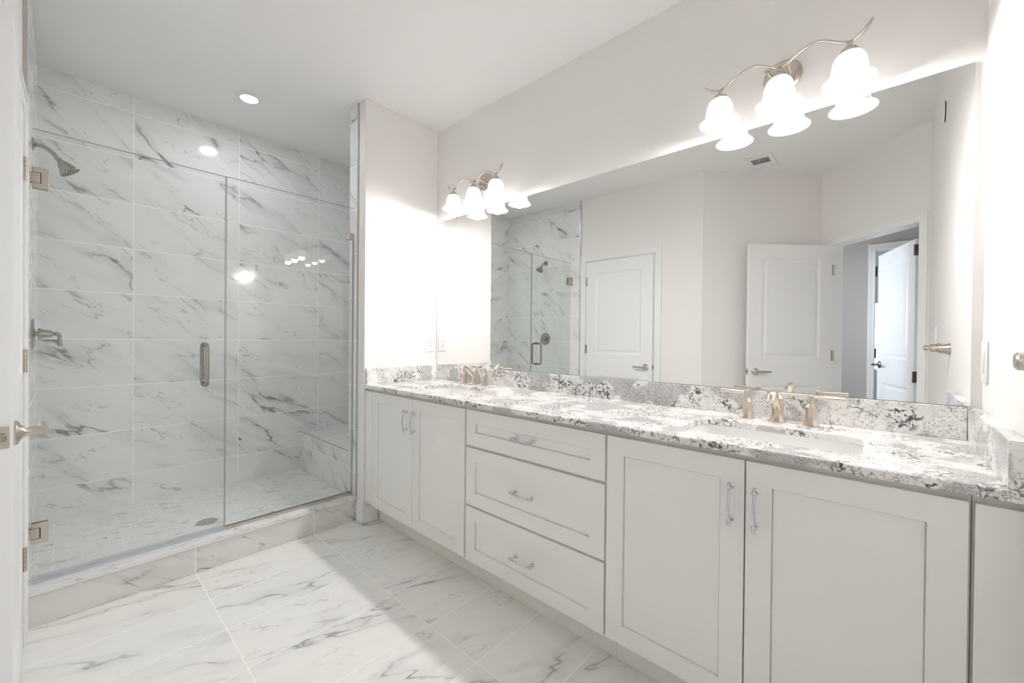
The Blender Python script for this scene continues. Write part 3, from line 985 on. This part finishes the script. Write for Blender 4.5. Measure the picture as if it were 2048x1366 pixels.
# ------------------------------------------------------------------ faucets
def faucet(label, x, y):
    root = thing('faucet', label, 'faucet', (x, y, ZC))
    z = ZC + 0.0002
    bell = lambda s, hgt: [(0, 0), (0.0265 * s, 0), (0.0265 * s, 0.004), (0.0245 * s, 0.008), (0.0195 * s, 0.018), (0.0172 * s, 0.030), (0.0168 * s, hgt * 0.6), (0.0168 * s, hgt), (0.0155 * s, hgt + 0.002), (0.008 * s, hgt + 0.012), (0.0075 * s, hgt + 0.016)]
    m = MB()
    m.lathe(bell(1.08, 0.088) + [(0.0062, 0.106), (0.0062, 0.109), (0.0075, 0.110), (0.0075, 0.119), (0, 0.120)], (x, y, z), (0, 0, 1), 8, rot=math.pi / 8)
    m.build('spout_post', CHAMP, root, smooth=25)
    m = MB()
    P = [(0, -0.006, 0.052), (0, -0.030, 0.074), (0, -0.062, 0.102), (0, -0.088, 0.113), (0, -0.108, 0.108), (0, -0.119, 0.090)]
    m.tube([(x + a, y + b, z + c_) for a, b, c_ in P], [0.0125, 0.0120, 0.0122, 0.0130, 0.0140, 0.0150], 14, up=(1, 0, 0), smooth=5)
    m.build('spout', CHAMP, root, smooth=40)
    for s in (-1, 1):
        m = MB()
        hx_ = x + s * 0.1005
        m.lathe(bell(0.98, 0.066) + [(0.0075, 0.088), (0.010, 0.090), (0.010, 0.108), (0.007, 0.110), (0, 0.110)], (hx_, y, z), (0, 0, 1), 8, rot=math.pi / 8)
        hb = m.build('handle', CHAMP, root, smooth=25)
        m = MB()
        m.tube([(hx_ + s * 0.006, y, z + 0.100), (hx_ + s * 0.030, y - 0.002, z + 0.100), (hx_ + s * 0.070, y - 0.005, z + 0.101), (hx_ + s * 0.092, y - 0.006, z + 0.101)], [0.0052, 0.0056, 0.0068, 0.0072], 12)
        m.build('lever', CHAMP, hb)
    return root


faucet('champagne nickel three-piece faucet behind the sink nearer the dimmer switch', 2.182, -0.096)
faucet('champagne nickel three-piece faucet behind the sink near the shower', 0.507, -0.080)

# ------------------------------------------------------------------ mirror, fixtures on the walls
mr = thing('wall_mirror', 'long frameless mirror above the vanity backsplash', 'mirror', (1.337, -0.003, 1.0055))
MB().box(0.007, 2.668, -0.006, -0.0005, 1.0055, 2.0575).build('mirror_pane', MIRROR, mr)
for cx in (0.223, 2.42):
    m = MB()
    m.lathe([(0, 0), (0.013, 0), (0.012, 0.004), (0.008, 0.007), (0.004, 0.007), (0, 0.005)], (cx, -0.0065, 2.0575), (0, -1, 0), 12)
    m.build('mirror_clip', CLIPM, mr)


def vanity_light(label, x):
    y = -0.115
    root = thing('vanity_light', label, 'wall light', (x, 0, 2.20), 'three-shade vanity lights over the mirror')
    m = MB()
    m.lathe([(0, 0.0005), (0.064, 0.0005), (0.064, 0.006), (0.058, 0.014), (0.046, 0.020), (0, 0.022)], (x - 0.006, 0, 2.222), (0, -1, 0), 40)
    bp = m.build('backplate', NICK, root)
    for dz in (0.030, -0.030):
        MB().sphere((x - 0.006, -0.0225, 2.222 + dz), 0.0045, 12, 8).build('cap_nut', CHROME, bp)
    for s in (-1, 1):
        MB().cyl((x - 0.006 + s * 0.028, -0.019, 2.214), (x - 0.006 + s * 0.034, y + 0.004, 2.210 + s * 0.004), 0.0058, seg=14).build('stem', NICK, root)
    m = MB()
    zz = 2.196
    pts = [(-0.262, 0.042), (-0.245, 0.022), (-0.222, 0.006), (-0.198, 0.001), (-0.172, 0.010), (-0.140, 0.030), (-0.105, 0.042), (-0.070, 0.042), (-0.030, 0.020), (0.0, 0.006), (0.028, 0.012), (0.062, 0.032), (0.095, 0.044), (0.130, 0.040), (0.165, 0.018), (0.198, 0.003), (0.222, 0.012), (0.242, 0.030), (0.258, 0.052)]
    rr = [0.003, 0.007, 0.009] + [0.0075] * 13 + [0.009, 0.010, 0.006]
    m.tube([(x + a, y, zz + b) for a, b in pts], rr, 14, up=(0, 0, 1), flat=0.55, smooth=4)
    m.build('arm', NICK, root)
    for k in (-1, 0, 1):
        cx = x + 0.200 * k
        m = MB()
        m.lathe([(0, 2.196), (0.008, 2.196), (0.008, 2.188), (0.006, 2.185), (0.012, 2.182), (0.024, 2.172), (0.031, 2.160), (0.0315, 2.155), (0.0285, 2.155), (0.022, 2.168), (0, 2.172)], (cx, y, 0), (0, 0, 1), 32)
        cap = m.build('socket_cap', NICK, root)
        m = MB()
        out = [(0.0280, 2.162), (0.0350, 2.156), (0.0420, 2.146), (0.0465, 2.132), (0.0490, 2.116), (0.0515, 2.100), (0.0560, 2.088), (0.0630, 2.079), (0.0700, 2.073), (0.0740, 2.069)]
        inn = [(0.0735, 2.0668), (0.0690, 2.0700), (0.0618, 2.0762), (0.0545, 2.0855), (0.0495, 2.0985), (0.0468, 2.115), (0.0443, 2.131), (0.0400, 2.144), (0.0335, 2.1535), (0.0280, 2.158)]
        m.lathe(out + inn, (cx, y, 0), (0, 0, 1), 48, closed=True)
        m.build('shade', SHADE, root, smooth=60)
        m = MB()
        zc = 2.075
        prof = [(0, zc - 0.031)] + [(0.031 * math.sin(t), zc - 0.031 * math.cos(t)) for t in [math.pi * i / 14 for i in range(1, 10)]] + [(0.022, zc + 0.028), (0.016, zc + 0.042)]
        m.lathe(prof + [(0.014, zc + 0.050), (0.0, zc + 0.050)], (cx, y, 0), (0, 0, 1), 32)
        m.build('bulb', BULBM, root)
        MB().lathe([(0.0135, zc + 0.0505), (0.0135, 2.168), (0.0, 2.168), (0, zc + 0.0505)], (cx, y, 0), (0, 0, 1), 20).build('socket', PLAS, cap)
    return root


vl = vanity_light('nickel wall light with three frosted bell shades, the one farther from the shower', 2.175)
dup(vl, (0.521, 0, 2.20), 'nickel wall light with three frosted bell shades, above the sink near the shower', 'three-shade vanity lights over the mirror')

ol = thing('wall_outlet', 'white double power outlet on the short wall beside the mirror', 'outlet', (0, -0.062, 1.10))
MB().box(0.0004, 0.0055, -0.101, -0.023, 1.102, 1.221).build('cover_plate', PLAS, ol, bevel=0.002)
r_ = MB().box(0.0055, 0.0075, -0.0785, -0.0455, 1.128, 1.195).build('receptacle', PLAS, ol, bevel=0.0008)
m = MB()
for zc in (1.178, 1.145):
    for dy in (-0.0065, 0.0065):
        m.box(0.0075, 0.0079, -0.062 + dy - 0.0011, -0.062 + dy + 0.0011, zc - 0.004, zc + 0.005)
    m.cyl((0.0075, -0.062, zc - 0.010), (0.0079, -0.062, zc - 0.010), 0.0024, seg=10)
m.build('slots', DARK, r_)


def switch(label, yc, zc):
    root = thing('light_switch', label, 'switch', (L, yc, zc - 0.06))
    MB().box(L - 0.0062, L - 0.0004, yc - 0.036, yc + 0.036, zc - 0.061, zc + 0.061).build('cover_plate', PLAS, root, bevel=0.002)
    rk = MB().prism([(L - 0.0062, zc - 0.034), (L - 0.0062, zc + 0.034), (L - 0.0075, zc + 0.034), (L - 0.0105, zc - 0.034)], yc - 0.017, yc + 0.010, lambda u, v, a: (u, a, v)).build('rocker', PLAS, root, bevel=0.0008)
    MB().box(L - 0.0068, L - 0.0060, yc + 0.0115, yc + 0.0135, zc - 0.030, zc + 0.030).build('dimmer_slot', VENTG, rk)
    return root


switch('white dimmer switch beside the far edge of the mirror, on the side wall', -0.066, 1.146)
switch('plain white switch next to the entry doorway, seen in the mirror', -1.56, 1.235)

hk = thing('towel_bar', 'nickel towel bar on two flared posts on the side wall beside the mirror', 'towel bar', (L, -1.08, 1.17))
for yy in (-0.85, -1.31):
    c = Vector((L, yy, 1.172))
    MB().lathe([(0, 0.0004), (0.027, 0.0004), (0.027, 0.003), (0.0235, 0.009), (0.0210, 0.022), (0.0200, 0.038), (0.0195, 0.040), (0.012, 0.042), (0.011, 0.046), (0.0145, 0.048), (0.0145, 0.062), (0.011, 0.065), (0, 0.065)], c, (-1, 0, 0), 28).build('post', NICK, hk)
MB().cyl((L - 0.055, -0.8365, 1.172), (L - 0.055, -1.3235, 1.172), 0.0078).build('bar', NICK, hk)

dk = thing('wall_disc', 'small round white disc with a dark rim high on the side wall near the mirror', 'wall cover', (L, -1.24, 2.41))
MB().lathe([(0, 0.0005), (0.050, 0.0005), (0.050, 0.004), (0, 0.004)], (L, -1.24, 2.41), (-1, 0, 0), 32).build('rim', DARK, dk)
MB().lathe([(0, 0.0045), (0.056, 0.0045), (0.056, 0.007), (0.048, 0.009), (0, 0.010)], (L, -1.24, 2.41), (-1, 0, 0), 32).build('cover', PLAS, dk)

cv = thing('ceiling_vent', 'white ceiling vent with a grey grille, seen in the mirror', 'vent', (1.68, -2.15, H))
m = MB()
x0, x1, y0, y1 = 1.588, 1.775, -2.305, -2.0
gx0, gx1, gy0, gy1 = 1.612, 1.742, -2.178, -2.050
for a, b, c_, d in ((x0, gx0, y0, y1), (gx1, x1, y0, y1), (gx0, gx1, y0, gy0), (gx0, gx1, gy1, y1)):
    m.box(a, b, c_, d, H - 0.008, H - 0.0004)
m.build('vent_frame', PLAS, cv, bevel=0.001)
m = MB()
m.box(gx0, gx1, gy0, gy1, H - 0.0016, H - 0.0006)
for k in range(9):
    yy = gy0 + 0.012 + k * 0.0125
    m.box(gx0, gx1, yy, yy + 0.004, H - 0.006, H - 0.0016)
m.build('grille', VENTG, cv)
MB().tube([(1.668, gy1 - 0.004, H - 0.007), (1.672, gy1 - 0.03, H - 0.010), (1.666, gy1 - 0.055, H - 0.009)], 0.003, 8).build('tab', PLAS, cv)
